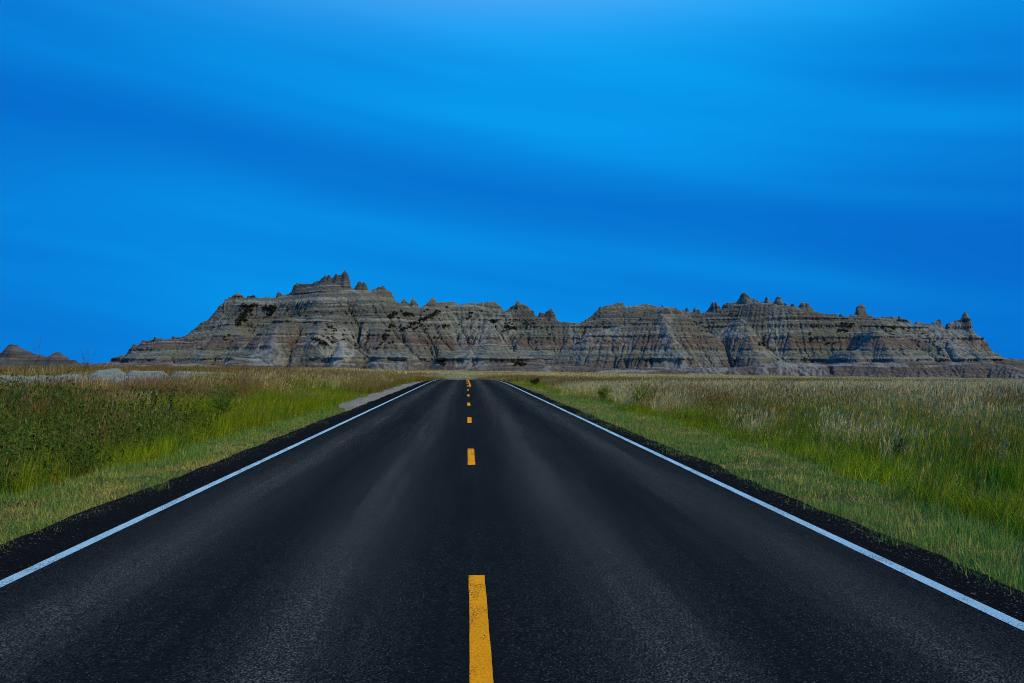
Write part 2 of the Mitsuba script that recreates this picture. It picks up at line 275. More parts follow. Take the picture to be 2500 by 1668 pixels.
def built(rx, ry):
    """Height of the wall before erosion, on the grid rx, ry."""
    c = np.interp(rx, RX, crest)
    n = max(1, int(7 / (rx[1] - rx[0])))
    low = ndimage.gaussian_filter1d(ndimage.minimum_filter1d(c, 2 * n + 1), n)     # the body below the pinnacles
    low = np.minimum(low, c)
    X, Y = np.meshgrid(rx, ry)
    H = low[None] + 3.5
    yc = crest_y(rx)[None]
    spur = nz(X, Y * 0.5, 0, 30, 17, 3) - 0.5 + 0.45 * (nz(X, Y * 0.8, 0, 13, 27, 2) - 0.5)
    depth = 15 + 1.30 * H * (1 + 1.6 * spur) + 18 * spur
    s = 1 - np.clip((yc - 2.5 - Y) / np.maximum(depth, 8), 0, 1.4)
    prof = np.interp(s, [-0.5, 0, 0.12, 0.30, 0.33, 0.55, 0.60, 0.80, 0.86, 0.93, 1.0], [-0.25, 0, 0.10, 0.22, 0.27, 0.47, 0.53, 0.74, 0.86, 0.97, 1.0])
    h = H * prof - 3.5
    h = np.where(Y > yc, low[None] - 0.75 * (Y - yc), h)

    warp = 9 * (nz(X * 0.5, Y, 0, 13, 43, 3) - 0.5) + 3 * (nz(X, Y, 0, 4, 45, 2) - 0.5)

    def nose(outline, y0, slope, back=0.05):
        """A spur: its outline (photograph's pixels at distance y0) sinks towards the viewer and runs back into the wall."""
        P = np.array([at(a, b, y0)[[0, 2]] for a, b in outline])
        top = np.interp(X + warp, P[:, 0], P[:, 1], left=-9, right=-9)
        yy = y0 + 3.0 * (nz(X, 0, 0, 9, 41, 2) - 0.5)
        return np.where(Y < yy, top - slope * (yy - Y), top - back * (Y - yy))

    for o, y0, sl in [
        ([(1240, 908), (1290, 893), (1375, 852), (1450, 812), (1530, 792), (1575, 768), (1590, 764), (1612, 757), (1616, 744), (1634, 743), (1640, 757), (1668, 765), (1690, 785), (1735, 812), (1790, 850), (1850, 908)], 462, 0.95),
        ([(520, 905), (548, 868), (600, 830), (640, 797), (690, 770), (720, 780), (745, 820), (790, 875), (800, 905)], 452, 0.85),
        ([(1010, 908), (1060, 880), (1110, 852), (1185, 832), (1250, 852), (1330, 884), (1360, 905)], 446, 0.7),
        ([(1630, 905), (1695, 868), (1750, 822), (1790, 785), (1822, 772), (1850, 812), (1900, 860), (1960, 885), (2010, 910)], 468, 0.9),
        ([(2035, 905), (2075, 868), (2105, 833), (2132, 800), (2180, 815), (2260, 850), (2330, 873), (2420, 890), (2470, 910)], 460, 0.85),
        ([(840, 915), (872, 902), (905, 868), (918, 862), (985, 863), (1015, 885), (1040, 905), (1060, 915)], 415, 0.8),
        ([(460, 915), (500, 900), (550, 873), (600, 874), (640, 884), (700, 890), (745, 912)], 418, 0.6),
        ([(235, 905), (300, 890), (420, 884), (500, 888), (540, 905)], 424, 0.6),
        ([(1640, 915), (1700, 899), (1800, 893), (1900, 889), (2050, 888), (2200, 885), (2320, 884), (2400, 882), (2465, 893), (2500, 897), (2600, 890), (2800, 915)], 418, 0.62),
        ([(2380, 915), (2430, 902), (2470, 891), (2490, 892), (2560, 915)], 408, 0.6),
        ([(1040, 915), (1150, 897), (1300, 894), (1500, 896), (1640, 900), (1700, 915)], 424, 0.5)]:
        h = np.maximum(h, nose(o, y0, sl))
    floor = -2.4 - 0.0125 * np.clip(X - 20, 0, 330) - 0.03 * np.clip(470 - Y, 0, 60) * 0.4
    return np.maximum(h, floor), floor


def erode(h, cell, steps, k0, hard, keep):
    """Stream erosion by the implicit scheme: every cell drains to its lowest neighbour, and hard beds resist."""
    ny, nx = h.shape
    N = ny * nx
    idx = np.arange(N).reshape(ny, nx)
    for s in range(steps):
        best, rec = np.zeros_like(h), idx.copy()
        for a in (-1, 0, 1):
            for b in (-1, 0, 1):
                if a or b:
                    sh = np.full_like(h, 1e9)
                    ya, yb = max(a, 0), ny + min(a, 0)
                    xa, xb = max(b, 0), nx + min(b, 0)
                    sh[ya - a:yb - a, xa - b:xb - b] = h[ya:yb, xa:xb]
                    ids = np.zeros_like(idx)
                    ids[ya - a:yb - a, xa - b:xb - b] = idx[ya:yb, xa:xb]
                    g = (h - sh) / math.hypot(a, b)
                    m = g > best
                    best, rec = np.where(m, g, best), np.where(m, ids, rec)
        order = np.argsort(h.ravel(), kind='stable')
        rank = np.empty(N, int)
        rank[order] = np.arange(N)
        r = rank[rec.ravel()[order]]
        n = np.arange(N)
        moving = r != n
        A = splu(sparse.csc_matrix((np.r_[np.ones(N), -np.ones(moving.sum())], (np.r_[n, r[moving]], np.r_[n, n[moving]])), shape=(N, N)), permc_spec='NATURAL', diag_pivot_thresh=0).solve(np.ones(N))
        kk = (k0 * hard(h) * keep).ravel()[order]
        Fk = np.where(moving, kk * np.sqrt(np.maximum(A, 1) * cell * cell) / cell, 0)
        M = sparse.csc_matrix((np.r_[1 + Fk, -Fk[moving]], (np.r_[n, n[moving]], np.r_[n, r[moving]])), shape=(N, N))
        new = splu(M, permc_spec='NATURAL', diag_pivot_thresh=0).solve(h.ravel()[order])
        out = np.empty(N)
        out[order] = new
        h = out.reshape(ny, nx)
        # loose slopes slump
        lap = ndimage.gaussian_filter(h, 1.1)
        h = h + 0.19 * (lap - h) * keep
    return h, np.bincount(order, weights=A, minlength=N).reshape(ny, nx)


CELL = 0.8
cx, cy = np.arange(RX[0], RX[-1] + CELL, CELL), np.arange(RY[0], RY[-1] + CELL, CELL)
h0, fl = built(cx, cy)
CXg, CYg = np.meshgrid(cx, cy)
h0 = h0 + (3.2 * (nz(CXg, CYg, 0, 13, 53, 3) - 0.5) + 1.2 * (nz(CXg, CYg, 0, 5, 51, 3) - 0.5) + 0.5 * RNG.random(h0.shape)) * sm(0, 2.0, h0 - fl)
bed = lambda z: np.interp(z, [-4, 2, 4.2, 5.2, 6, 9, 10, 14, 15, 20, 21, 24, 25, 30, 31, 36, 37, 60], [1.2, 1.2, 0.35, 0.3, 1.0, 1.1, 0.5, 1.1, 0.55, 1.1, 0.6, 0.5, 1.0, 1.0, 0.5, 0.45, 0.35, 0.3])
keep = sm(1.0, 10.0, crest_y(cx)[None] - CYg) * sm(392, 400, CYg)
he, drain = erode(h0, CELL, 15, 0.060, lambda z: bed(z + 1.2 * (nz(CXg, CYg, 0, 40, 61, 2) - 0.5)), keep)

he = he - ndimage.gaussian_filter(np.clip(np.log2(np.maximum(drain, 1) / 60.0), 0, 5) * 0.70, 0.45) * keep * sm(0.5, 4, he - fl)

# the fine grid: upsampled, with pinnacle fins along the crest, hard beds that stand out and fine rills
X, Y = np.meshgrid(RX, RY)
coord = [(Y - cy[0]) / CELL, (X - cx[0]) / CELL]
h = ndimage.map_coordinates(he, coord, order=3, mode='nearest')
floor = ndimage.map_coordinates(fl, coord, order=1, mode='nearest')
wall = sm(0.3, 3.0, h - floor)
rill = np.abs(nz(X, Y * 0.22, 0, 2.6, 71, 3) - 0.5)
h = h - 0.45 * np.clip(0.10 - rill, 0, 1) * 10 * 0.35 * sm(0.4, 0.65, nz(X, Y, 0, 30, 72, 2)) * wall + 0.35 * (nz(X, Y, 0, 1.3, 73, 3) - 0.5) * wall
yc = crest_y(RX)[None] + 1.2 * (nz(RX, 2, 0, 6, 77, 2) - 0.5)[None]
away = np.abs(Y - yc)
fin = crest[None] - 1.9 * np.clip(away - 0.6, 0, None) ** 1.12 + 0.7 * (nz(X, Y, 0, 1.6, 79, 2) - 0.5) * sm(0.5, 2, away)
h = np.where(away < 26, np.maximum(h, fin), h)
h = np.where(Y > yc + 0.7, np.minimum(h, crest[None] - 0.2), h)
zz = h + 1.6 * (nz(X, Y, 0, 45, 81, 2) - 0.5)
beds = nz(zz * 1.0, X / 50, Y / 90, 1.7, 83, 2) - 0.5 + 0.8 * (nz(zz, X / 60, 0, 3.0, 85, 2) - 0.5)
out = 1.5 * beds * wall
ledge = np.exp(-((zz - 4.6) / 0.45) ** 2) * 1.3 - 1.5 * np.exp(-((zz - 3.2) / 0.8) ** 2) * sm(0.35, 0.62, nz(X, Y, 0, 7, 87, 2))
for zc, a in ((9.3, 0.5), (15.2, 0.6), (21.0, 0.7), (24.8, 0.7), (31.5, 0.5), (37.0, 0.8)):
    ledge = ledge + a * np.exp(-((zz - zc) / 0.35) ** 2) - a * np.exp(-((zz - zc + 0.8) / 0.5) ** 2)
out = out + ledge * wall * sm(0.25, 0.5, nz(X, Y, 0, 16, 89, 2))
ridge_v = np.stack([X, Y - out, h], -1)
ridge_f = grid_faces(len(RY), len(RX))


def clay(p, n, uv):
    warp = 3.6 * (fbm(p.x * 0.030, p.y * 0.03, 1.0, 3) - 0.5) + 1.0 * (fbm(p.x * 0.3, p.y * 0.1, p.z * 0.3, 3) - 0.5)
    z = p.z + warp
    mauve, pale, grey, pink, red, tan, dun = ((0.122, 0.108, 0.099), (0.181, 0.196, 0.172), (0.135, 0.140, 0.121), (0.135, 0.117, 0.104), (0.131, 0.095, 0.080), (0.144, 0.146, 0.121), (0.104, 0.103, 0.092))
    c = mi.Color3f(mauve)
    for zc, w, col in ((3.7, 0.5, pale), (5.2, 0.5, grey), (6.8, 0.6, pale), (8.6, 0.5, tan), (10.0, 0.7, pink), (11.6, 0.35, red), (12.5, 0.35, pink), (14.6, 0.6, tan), (18.5, 1.0, grey),
                       (22.2, 0.4, dun), (23.8, 0.4, tan), (25.6, 0.4, dun), (27.2, 0.6, grey), (32.5, 0.8, pale), (35.0, 0.8, tan), (38.5, 1.0, dun)):
        c = mix(c, col, smoothstep(zc - w, zc + w, z))
    broken = smoothstep(0.40, 0.60, fbm(p.x * 0.10, p.z * 0.5, p.y * 0.1, 3))
    fine = 0.5 * noise(z * 2.2, p.x * 0.03, p.y * 0.03) + 0.5 * mi.Float(mix(0.5, noise(z * 5.0, p.x * 0.05, 7.0), 0.4 + 0.6 * broken)[0])
    thin = smoothstep(0.66, 0.80, noise(z * 1.5, p.x * 0.012, 11.0)) * broken
    streak = fbm(p.x * 0.9, p.z * 0.12, p.y * 0.4, 3)
    grain = fbm(p.x * 2.2, p.y * 1.1, p.z * 2.2, 3)
    c = c * (-0.06 + 1.10 * fine + 0.40 * streak + 0.70 * grain - 0.14)
    c = mix(c, mi.Color3f(0.28, 0.295, 0.28) * (0.7 + 0.5 * grain), thin * 0.70)
    wash = smoothstep(0.56, 0.70, fbm(p.x * 0.055, p.y * 0.03, 9.0, 3)) * smoothstep(0.40, 0.60, streak) * smoothstep(36.0, 20.0, z)
    c = mix(c, (0.26, 0.28, 0.27), 0.65 * wash)
    # pale scree: a fan in the gully under the highest pinnacle and a chute on its left, both broken up by the clay beneath
    ragged = 9.0 * (fbm(p.x * 0.16, p.z * 0.16, 5.0, 4) - 0.5)
    fan = smoothstep(0.0, 1.5, 2.0 + 0.75 * p.z - dr.abs(p.x + 54.0 + 0.2 * p.z) + ragged) * smoothstep(19.0, 13.0, p.z + ragged)
    chute = smoothstep(0.0, 1.5, 2.6 - dr.abs(p.x + 91.0 + 1.15 * (20.0 - p.z)) + 0.35 * ragged) * smoothstep(23.0, 19.0, p.z) * smoothstep(4.0, 6.0, p.z)
    scree = dr.maximum(fan * smoothstep(0.38, 0.50, fbm(p.x * 0.35, p.z * 0.20, p.y * 0.2, 3)), chute)
    return mix(c, mi.Color3f(0.285, 0.30, 0.275) * (0.55 + 0.9 * grain), 0.8 * scree)


scene['badlands_clay'] = proc_bsdf(clay, 1.0, lambda p, n, uv: fbm(p.x * 0.9, p.y * 0.5, p.z * 1.0, 3), 1.1, 0.05, 0.1)
def far_clay_color(p, n, uv):
    z = p.z + 2.0 * fbm(p.x * 0.04, p.y * 0.04, 1.0, 2)
    c = mix((0.058, 0.056, 0.056), (0.125, 0.122, 0.118), smoothstep(0.35, 0.65, fbm(z * 0.42, p.x * 0.012, 3.0, 2)))
    c = mix((0.075, 0.090, 0.092), c, smoothstep(4.0, 6.0, z))
    return c * (0.70 + 0.60 * fbm(p.x * 0.35, p.z * 0.3, p.y * 0.2, 3))


scene['far_clay'] = proc_bsdf(far_clay_color, 1.0, None, 1.0, 0.05)
add('badlands_ridge', mikit.ply((ridge_v.reshape(-1, 3), ridge_f), 'badlands_clay', smooth=True), 'structure', 'long banded badlands wall with pinnacles along its crest')
RIDGE_Y0, RIDGE_H = RY, h


def on_ridge(u, v):
    """Where the line of sight through the photograph's pixel meets the wall."""
    d = ray(u, v)
    ys = np.arange(394, 530, 0.5)
    P = EYE + d[None] * ys[:, None]
    hz = ndimage.map_coordinates(h, [(ys - RY[0]) / DY, (P[:, 0] - RX[0]) / DX], order=1, mode='nearest')
    hit = np.nonzero(hz > P[:, 2])[0]
    if not len(hit):
        return None
    i = hit[0]
    return np.array([P[i, 0], ys[i], hz[i]])


# the small far hills at the left edge of the view
far_y = 830.0
P = np.array([at(*map(float, w.split(',')), far_y)[[0, 2]] for w in FAR.split()])
P = np.vstack([[[P[0, 0] - 70, 2], [P[0, 0] - 34, 9], [P[0, 0] - 15, 14]], P, [[P[-1, 0] + 5, 0.5], [P[-1, 0] + 9, 2.0], [P[-1, 0] + 12, -1], [P[-1, 0] + 20, -4]]])
fx, fy = np.arange(P[0, 0], P[-1, 0], 0.8), np.arange(780, 870, 1.0)
FXg, FYg = np.meshgrid(fx, fy)
fc = np.interp(fx, P[:, 0], P[:, 1])
fc = fc + 2.4 * (nz(fx, 4, 0, 2.6, 99, 3) - 0.5)
lowf = ndimage.gaussian_filter1d(ndimage.minimum_filter1d(fc, 15), 6)
yy = far_y + 6 * (nz(fx, 0, 0, 20, 91, 2) - 0.5)
fh = np.maximum(np.minimum(fc, lowf + 4)[None] - 0.75 * np.abs(FYg - yy), fc[None] - 1.6 * np.clip(np.abs(FYg - yy) - 1, 0, None))
fh = fh + (3.6 * (nz(FXg, FYg, 0, 11, 93, 3) - 0.5) - 2.2 * np.clip(0.12 - np.abs(nz(FXg, FYg * 0.3, 0, 8, 97, 3) - 0.5), 0, 1) * 8) * sm(0.5, 5, np.abs(FYg - yy)) + 0.25 * (nz(fh, 0, 0, 3.0, 95, 2) - 0.5)
fh = np.maximum(fh, -6)
add('distant_hills', mikit.ply((np.stack([FXg, FYg, fh], -1).reshape(-1, 3), grid_faces(len(fy), len(fx))), 'far_clay', smooth=True), 'structure', 'small far badlands hills at the left edge of the view')

# ------------------------------------------------------------------ vegetation
def blades(rng, n, R, h, w, palette, lean=0.25, segs=2, wind=0.12, spread=1.0, head=None, head_share=0.5):
    """A patch of grass of radius R: n blades, each of one colour from the palette; head adds a seed head of that colour and length."""
    r = R * np.sqrt(rng.random(n)) * spread
    a = rng.random(n) * 2 * math.pi
    base = np.stack([r * np.cos(a), r * np.sin(a), np.full(n, -0.04)], 1)
    H = h * rng.uniform(0.55, 1.15, n)
    az = rng.random(n) * 2 * math.pi
    tilt = np.abs(rng.normal(0, lean, n))
    d = np.stack([np.cos(az) * tilt + wind, np.sin(az) * tilt, np.ones(n)], 1)
    d /= np.linalg.norm(d, axis=1, keepdims=True)
    face = rng.random(n) * 2 * math.pi
    side = np.stack([np.cos(face), np.sin(face), np.zeros(n)], 1) * (w * rng.uniform(0.6, 1.3, n))[:, None] / 2
    bend = np.stack([np.cos(az) * tilt + wind, np.sin(az) * tilt, -0.35 * tilt], 1)
    V, Fc, C = [], [], []
    col = palette[rng.integers(0, len(palette), n)] * rng.uniform(0.55, 1.5, (n, 1))
    at_ = 0
    levels = np.linspace(0, 1, segs + 1)
    rows = []
    for L in levels:
        rows.append(base + d * (H * L)[:, None] + bend * (H * L ** 2 * 0.55)[:, None])
    verts = []
    for k, L in enumerate(levels[:-1]):
        ww = 1 - 0.45 * L
        verts += [rows[k] - side * ww, rows[k] + side * ww]
    verts.append(rows[-1])
    m = len(verts)
    V = np.stack(verts, 1).reshape(-1, 3)
    tri = []
    for k in range(segs - 1):
        tri += [(2 * k, 2 * k + 1, 2 * k + 3), (2 * k, 2 * k + 3, 2 * k + 2)]
    tri.append((2 * segs - 2, 2 * segs - 1, 2 * segs))
    Fc = (np.arange(n)[:, None, None] * m + np.array(tri)[None]).reshape(-1, 3)
    C = np.repeat(col, m, 0)
    if head is not None:
        hc, hl, hw = head
        pick = rng.random(n) < head_share
        tip, dirn = rows[-1][pick], (rows[-1] - rows[-2])[pick]
        dirn /= np.linalg.norm(dirn, axis=1, keepdims=True)
        k = len(tip)
        f2 = rng.random(k) * 2 * math.pi
        sd = np.stack([np.cos(f2), np.sin(f2), np.zeros(k)], 1) * (hw * rng.uniform(0.6, 1.3, k))[:, None]
        L = hl * rng.uniform(0.6, 1.3, k)[:, None]
        hv = np.stack([tip - dirn * L * 0.5, tip - dirn * L * 0.1 + sd, tip + dirn * L * 0.6, tip - dirn * L * 0.1 - sd], 1).reshape(-1, 3)
        hf = (np.arange(k)[:, None, None] * 4 + np.array([(0, 1, 2), (0, 2, 3)])[None]).reshape(-1, 3) + len(V)
        hcol = np.repeat(np.asarray(hc)[None] * rng.uniform(0.7, 1.3, (k, 1)), 4, 0)
        V, Fc, C = np.vstack([V, hv]), np.vstack([Fc, hf]), np.vstack([C, hcol])
    return V, Fc, C


def leafy(rng, n, R, h, palette, stem_col, leaf=0.03, per=16):
    """A patch of upright weeds: thin stems with many small leaves."""
    V, Fc, C = [], [], []
    c0 = 0
    for _ in range(n):
        r, a = R * math.sqrt(rng.random()), rng.random() * 6.283
        b = np.array([r * math.cos(a), r * math.sin(a), -0.04])
        d = np.array([rng.normal(0.08, 0.16), rng.normal(0, 0.16), 1.0])
        H = h * rng.uniform(0.6, 1.15)
        s = np.array([0.004, 0.0015, 0])
        V.append(np.array([b - s, b + s, b + d * H]))
        Fc.append(np.array([[0, 1, 2]]) + c0)
        C.append(np.repeat(np.asarray(stem_col)[None], 3, 0))
        c0 += 3
        u = rng.uniform(0.15, 1.0, per)
        p = b + d * (H * u)[:, None]
        az = rng.random(per) * 6.283
        reach = (0.03 + 0.16 * (1 - u) * rng.random(per))[:, None]
        q = p + np.stack([np.cos(az), np.sin(az), 0.5 + 0 * az], 1) * reach
        e1 = rng.normal(0, 1, (per, 3)); e1 /= np.linalg.norm(e1, axis=1, keepdims=True)
        e2 = np.cross(e1, rng.normal(0, 1, (per, 3))); e2 /= np.linalg.norm(e2, axis=1, keepdims=True)
        L = leaf * rng.uniform(0.6, 1.4, per)[:, None]
        v = np.stack([q - e1 * L, q + e2 * L * 0.38, q + e1 * L, q - e2 * L * 0.38], 1).reshape(-1, 3)
        V.append(v)
        Fc.append((np.arange(per)[:, None, None] * 4 + np.array([(0, 1, 2), (0, 2, 3)])[None]).reshape(-1, 3) + c0)
        C.append(np.repeat(palette[rng.integers(0, len(palette), per)] * rng.uniform(0.75, 1.25, (per, 1)), 4, 0))
        c0 += 4 * per
    return np.vstack(V), np.vstack(Fc), np.vstack(C)


A = np.array
scene['leaf'] = {'type': 'principledthin', 'base_color': {'type': 'mesh_attribute', 'name': 'vertex_color'}, 'roughness': 0.9, 'eta': 1.12, 'spec_trans': 0.0, 'diff_trans': 0.18}

PAL = {
    'verge': (A([[0.154, 0.313, 0.065], [0.189, 0.326, 0.063], [0.112, 0.258, 0.057], [0.307, 0.326, 0.078]]), 0.15),
    'dry_verge': (A([[0.425, 0.380, 0.108], [0.327, 0.334, 0.078], [0.491, 0.411, 0.127], [0.180, 0.274, 0.059]]), 0.12),
    'lush': (A([[0.199, 0.290, 0.010], [0.258, 0.337, 0.012], [0.132, 0.226, 0.012], [0.316, 0.344, 0.024]]), 0.50),
    'green': (A([[0.118, 0.221, 0.020], [0.161, 0.253, 0.023], [0.094, 0.179, 0.018], [0.221, 0.244, 0.037]]), 0.58),
    'brown': (A([[0.234, 0.146, 0.036], [0.186, 0.133, 0.030], [0.149, 0.146, 0.026], [0.296, 0.179, 0.050]]), 0.66),
    'straw': (A([[0.623, 0.532, 0.197], [0.542, 0.464, 0.168], [0.704, 0.603, 0.246], [0.340, 0.331, 0.091]]), 0.60),
    'weed': (A([[0.064, 0.122, 0.023], [0.051, 0.112, 0.025], [0.090, 0.135, 0.030], [0.073, 0.112, 0.016]]), 0.72),
}
STUFF = {'verge': ('verge_grass', 'short green grass along the road shoulders'),
         'dry_verge': ('dry_verge_grass', 'short straw coloured grass mixed into the verge'),
         'lush': ('lush_grass', 'bright yellow green grass growing in the ditches'),
         'green': ('prairie_grass', 'tall mid green prairie grass with pale seed heads'),
         'brown': ('brown_grass', 'tall reddish brown dry grass on the prairie'),
         'straw': ('straw_grass', 'pale straw coloured grass covering the far prairie'),
         'weed': ('leafy_weeds', 'dense leafy olive green weeds on the left bank')}
#          from   to   patch radius, blades, blade width, segments, spacing
BANDS = [(4.5, 13, 0.20, 80, 0.0065, 2, 0.26), (13, 26, 0.33, 120, 0.0085, 2, 0.42), (26, 52, 0.62, 190, 0.011, 2, 0.80),
         (52, 105, 1.2, 220, 0.022, 1, 1.50), (105, 215, 2.4, 120, 0.075, 1, 3.1), (215, 470, 5.0, 110, 0.18, 1, 6.6)]
HEAD = {'green': ((0.36, 0.29, 0.09), 0.10, 0.004), 'brown': ((0.26, 0.175, 0.08), 0.11, 0.0045), 'straw': ((0.55, 0.47, 0.23), 0.11, 0.0050),
        'dry_verge': None, 'verge': None, 'lush': None, 'weed': None}
VARIANTS = 3
groups = {}


def group(kind, band):
    if (kind, band) not in groups:
        r0, r1, R, n, w, segs, sp = BANDS[band]
        pal, h = PAL[kind]
        for v in range(VARIANTS):
            rng = np.random.default_rng(1000 + 100 * band + 10 * v + list(PAL).index(kind))
            tone = rng.uniform(0.82, 1.18) * A([rng.uniform(0.92, 1.1), 1.0, rng.uniform(0.9, 1.1)])
            if kind == 'weed' and band < 3:
                m1 = leafy(rng, int([7, 12, 26][band]), R, h, pal * tone, (0.06, 0.06, 0.03), [0.026, 0.030, 0.044][band], 26)
                m2 = blades(rng, n // 3, R, h * 0.7, w, PAL['green'][0] * tone, 0.25, segs)
                V, Fc, C = np.vstack([m1[0], m2[0]]), np.vstack([m1[1], m2[1] + len(m1[0])]), np.vstack([m1[2], m2[2]])
            else:
                hd = HEAD[kind]
                hd = hd and (hd[0], hd[1] * (1 + 0.15 * band), hd[2] * (1 + 0.6 * band))
                short = kind in ('verge', 'dry_verge')
                V, Fc, C = blades(rng, int(n * (1.4 if short else 1.0)), R, h, w * (1.15 if short else 1.0), pal * tone, 0.42 if short else 0.22, segs, 0.05 if short else 0.13, 1.0, hd, 0.3 if kind == 'green' else 0.8 if kind == 'straw' else 0.5)
            gid = f'patch_{kind}_{band}_{v}'
            scene[gid] = {'type': 'shapegroup', 'blades': mikit.ply((V, Fc), 'leaf', color=C)}
        groups[kind, band] = [f'patch_{kind}_{band}_{v}' for v in range(VARIANTS)]
    return groups[kind, band][RNG.integers(0, VARIANTS)]


counts = {}


def kind_at(x, y):
    """Which grass grows here, and how tall (1 = usual)."""
    rel = x - float(road_x(min(y, 250)))
    d = float(beside(rel))
    n1 = float(nz(x, y, 0, 5.0, 201, 3)) - 0.5
    n2 = float(nz(x, y, 0, 17.0, 203, 3)) - 0.5
    n3 = float(nz(x, y, 0, 1.6, 205, 2)) - 0.5
    e = d + 2.3 * n1 + 0.9 * n3
    pick = RNG.random()
    if d < -0.02 + 0.32 * (n3 + n1) or y < 0:
        return None
    if y < 126 and (rel > 0 or y < 112 or d < 3):
        if rel < 0:
            if 34 < y < 126 and d < 1.3 * float(sm(34, 46, y)) * float(1 - sm(84, 126, y)) - 0.1 + 0.5 * n3:
                return None
            if e < 1.0:
                return ('dry_verge' if pick < 0.72 + 1.2 * n3 else 'verge'), 0.85 + 1.3 * n3
            if e < 1.9:
                return ('verge' if pick < 0.80 + n3 else 'dry_verge'), 1.2 + 1.5 * n3
            if e < 2.3 and n3 > 0.05 and y < 32:
                return None
            if y < 29:
                if e < 3.6:
                    return ('lush' if pick < 0.35 + (y - 12) * 0.03 else 'green' if pick < 0.7 else 'weed'), 1.1
                return ('weed' if pick < 0.45 + 1.1 * n1 else 'green' if pick < 0.84 else 'brown'), 1.2 + 0.4 * n1
            lim = 7.0 - 0.075 * (y - 30) + 5 * n2
            if e < lim and y < 62:
                return ('lush' if pick < 0.85 else 'green'), 1.0 + 0.4 * n1
            if y < 44:
                return ('green' if pick < 0.45 else 'brown' if pick < 0.65 else 'weed' if pick < 0.92 else 'straw'), 0.74 + 0.4 * n1
            if x < -17 and y > 52 and y < 98:
                if pick < 0.5:
                    return None
                return ('brown' if pick < 0.75 else 'green'), 0.28
            return ('brown' if pick < 0.52 + n2 else 'green' if pick < 0.88 else 'straw'), 1.4 + 0.6 * n1
        if e < 0.9:
            return ('verge' if pick < 0.60 + n3 else 'dry_verge'), 1.0 + 1.6 * n3
        if e < 1.9:
            return ('dry_verge' if pick < 0.55 + n2 + n3 else 'verge'), 0.95 + 1.4 * n3
        if e < 2.3:
            return ('verge' if pick < 0.7 + n3 else 'dry_verge'), 1.4 + 1.6 * n3
        if e < 3.9 - 0.012 * y:
            return ('lush' if pick < 0.8 else 'green'), 0.75 + 0.3 * n1
        far = y + 12 * n2 + 6 * n1 + 0.5 * max(d - 6, 0)
        if far < 26:
            return ('green' if pick < 0.58 else 'lush' if pick < 0.84 + n1 else 'straw' if pick < 0.95 else 'brown'), 1.0 + 0.5 * n1
        if far < 37:
            return ('green' if pick < 0.68 + 0.8 * n1 else 'lush' if pick < 0.86 else 'straw' if pick < 0.95 else 'brown'), 1.05 + 0.4 * n1
        if far < 47:
            return ('brown' if pick < 0.42 + n1 else 'straw' if pick < 0.74 else 'green'), 1.05
        if y > 78 + 40 * n2 and x < 45:
            return ('brown' if pick < 0.85 else 'straw'), 1.0
        return ('straw' if pick < 0.84 - 1.2 * n2 + 0.004 * d else 'brown' if pick < 0.95 else 'green'), 1.05
    strip = math.sin(y * 0.055 + x * 0.01 + 4 * n2)
    if rel < 0:
        if y < 175 + 60 * n2:
            return ('brown' if pick < 0.95 else 'straw'), 0.85
        return ('straw' if pick < 0.70 + 0.3 * strip else 'brown'), 0.75
    if y < 190 + 0.1 * x + 60 * n2:
        return ('brown' if pick < (0.92 if x < 75 + 60 * n2 else 0.45) else 'straw'), 0.8
    return ('straw' if pick < 0.80 + 0.2 * strip else 'brown' if pick < 0.9 else 'green'), 0.65


def place_patches():
    for band, (r0, r1, R, n, w, segs, sp) in enumerate(BANDS):
        a = np.arange(-r1 * 0.66, r1 * 0.76, sp)
        b = np.arange(max(3.5, r0 * 0.8), r1, sp * 0.87)
        PX, PY = np.meshgrid(a, b)
        PX = PX + (np.arange(len(b))[:, None] % 2) * sp / 2 + RNG.uniform(-0.4, 0.4, PX.shape) * sp
        PY = PY + RNG.uniform(-0.4, 0.4, PX.shape) * sp
        rr = PY
        ok = (rr >= r0) & (rr < r1) & (PX > -0.56 * PY - 1.6) & (PX < 0.66 * PY + 1.6)
        PX, PY = PX[ok], PY[ok]
        PZ = ground_z(PX, PY)
        for x, y, z in zip(PX, PY, PZ):
            if y > 392 and ndimage.map_coordinates(h, [[(y - RY[0]) / DY], [(x - RX[0]) / DX]], order=1, mode='nearest')[0] > z + 0.3:
                continue
            k = kind_at(float(x), float(y))
            if k is None:
                continue
            kind, tall = k
            if y < 60 and kind not in ('verge', 'dry_verge'):
                c = float(nz(x, y, 0, 1.3, 207, 2))
                if c < 0.36:
                    continue
                tall *= 0.62 + 0.75 * c
            name = STUFF[kind][0]
            counts[name] = counts.get(name, 0) + 1
            s = RNG.uniform(0.85, 1.2)
            scene[f'{name}__{counts[name]:05d}'] = {
                'type': 'instance', 'group': {'type': 'ref', 'id': group(kind, band)},
                'to_world': T().translate([float(x), float(y), float(z)]).rotate([0, 0, 1], float(RNG.uniform(-50, 50))).scale([s, s, float(s * max(tall, 0.2) * RNG.uniform(0.85, 1.15))])}


place_patches()
for kind, (name, label) in STUFF.items():
    labels[name] = {'kind': 'stuff', 'label': label, 'category': 'grass' if kind != 'weed' else 'weeds'}

# ------------------------------------------------------------------ pale clay mounds on the left
scene['pale_clay'] = proc_bsdf(
    lambda p, n, uv: mix((0.12, 0.135, 0.115), (0.27, 0.30, 0.28), fbm(p.x * 1.4, p.y * 0.9, p.z * 2.0, 4)) * (0.8 + 0.35 * noise(p.x * 9.0, p.y * 6.0, p.z * 14)), 1.0,
    lambda p, n, uv: fbm(p.x * 3.0, p.y * 3.0, p.z * 3.0, 4), 0.12, 0.1, 0.01)


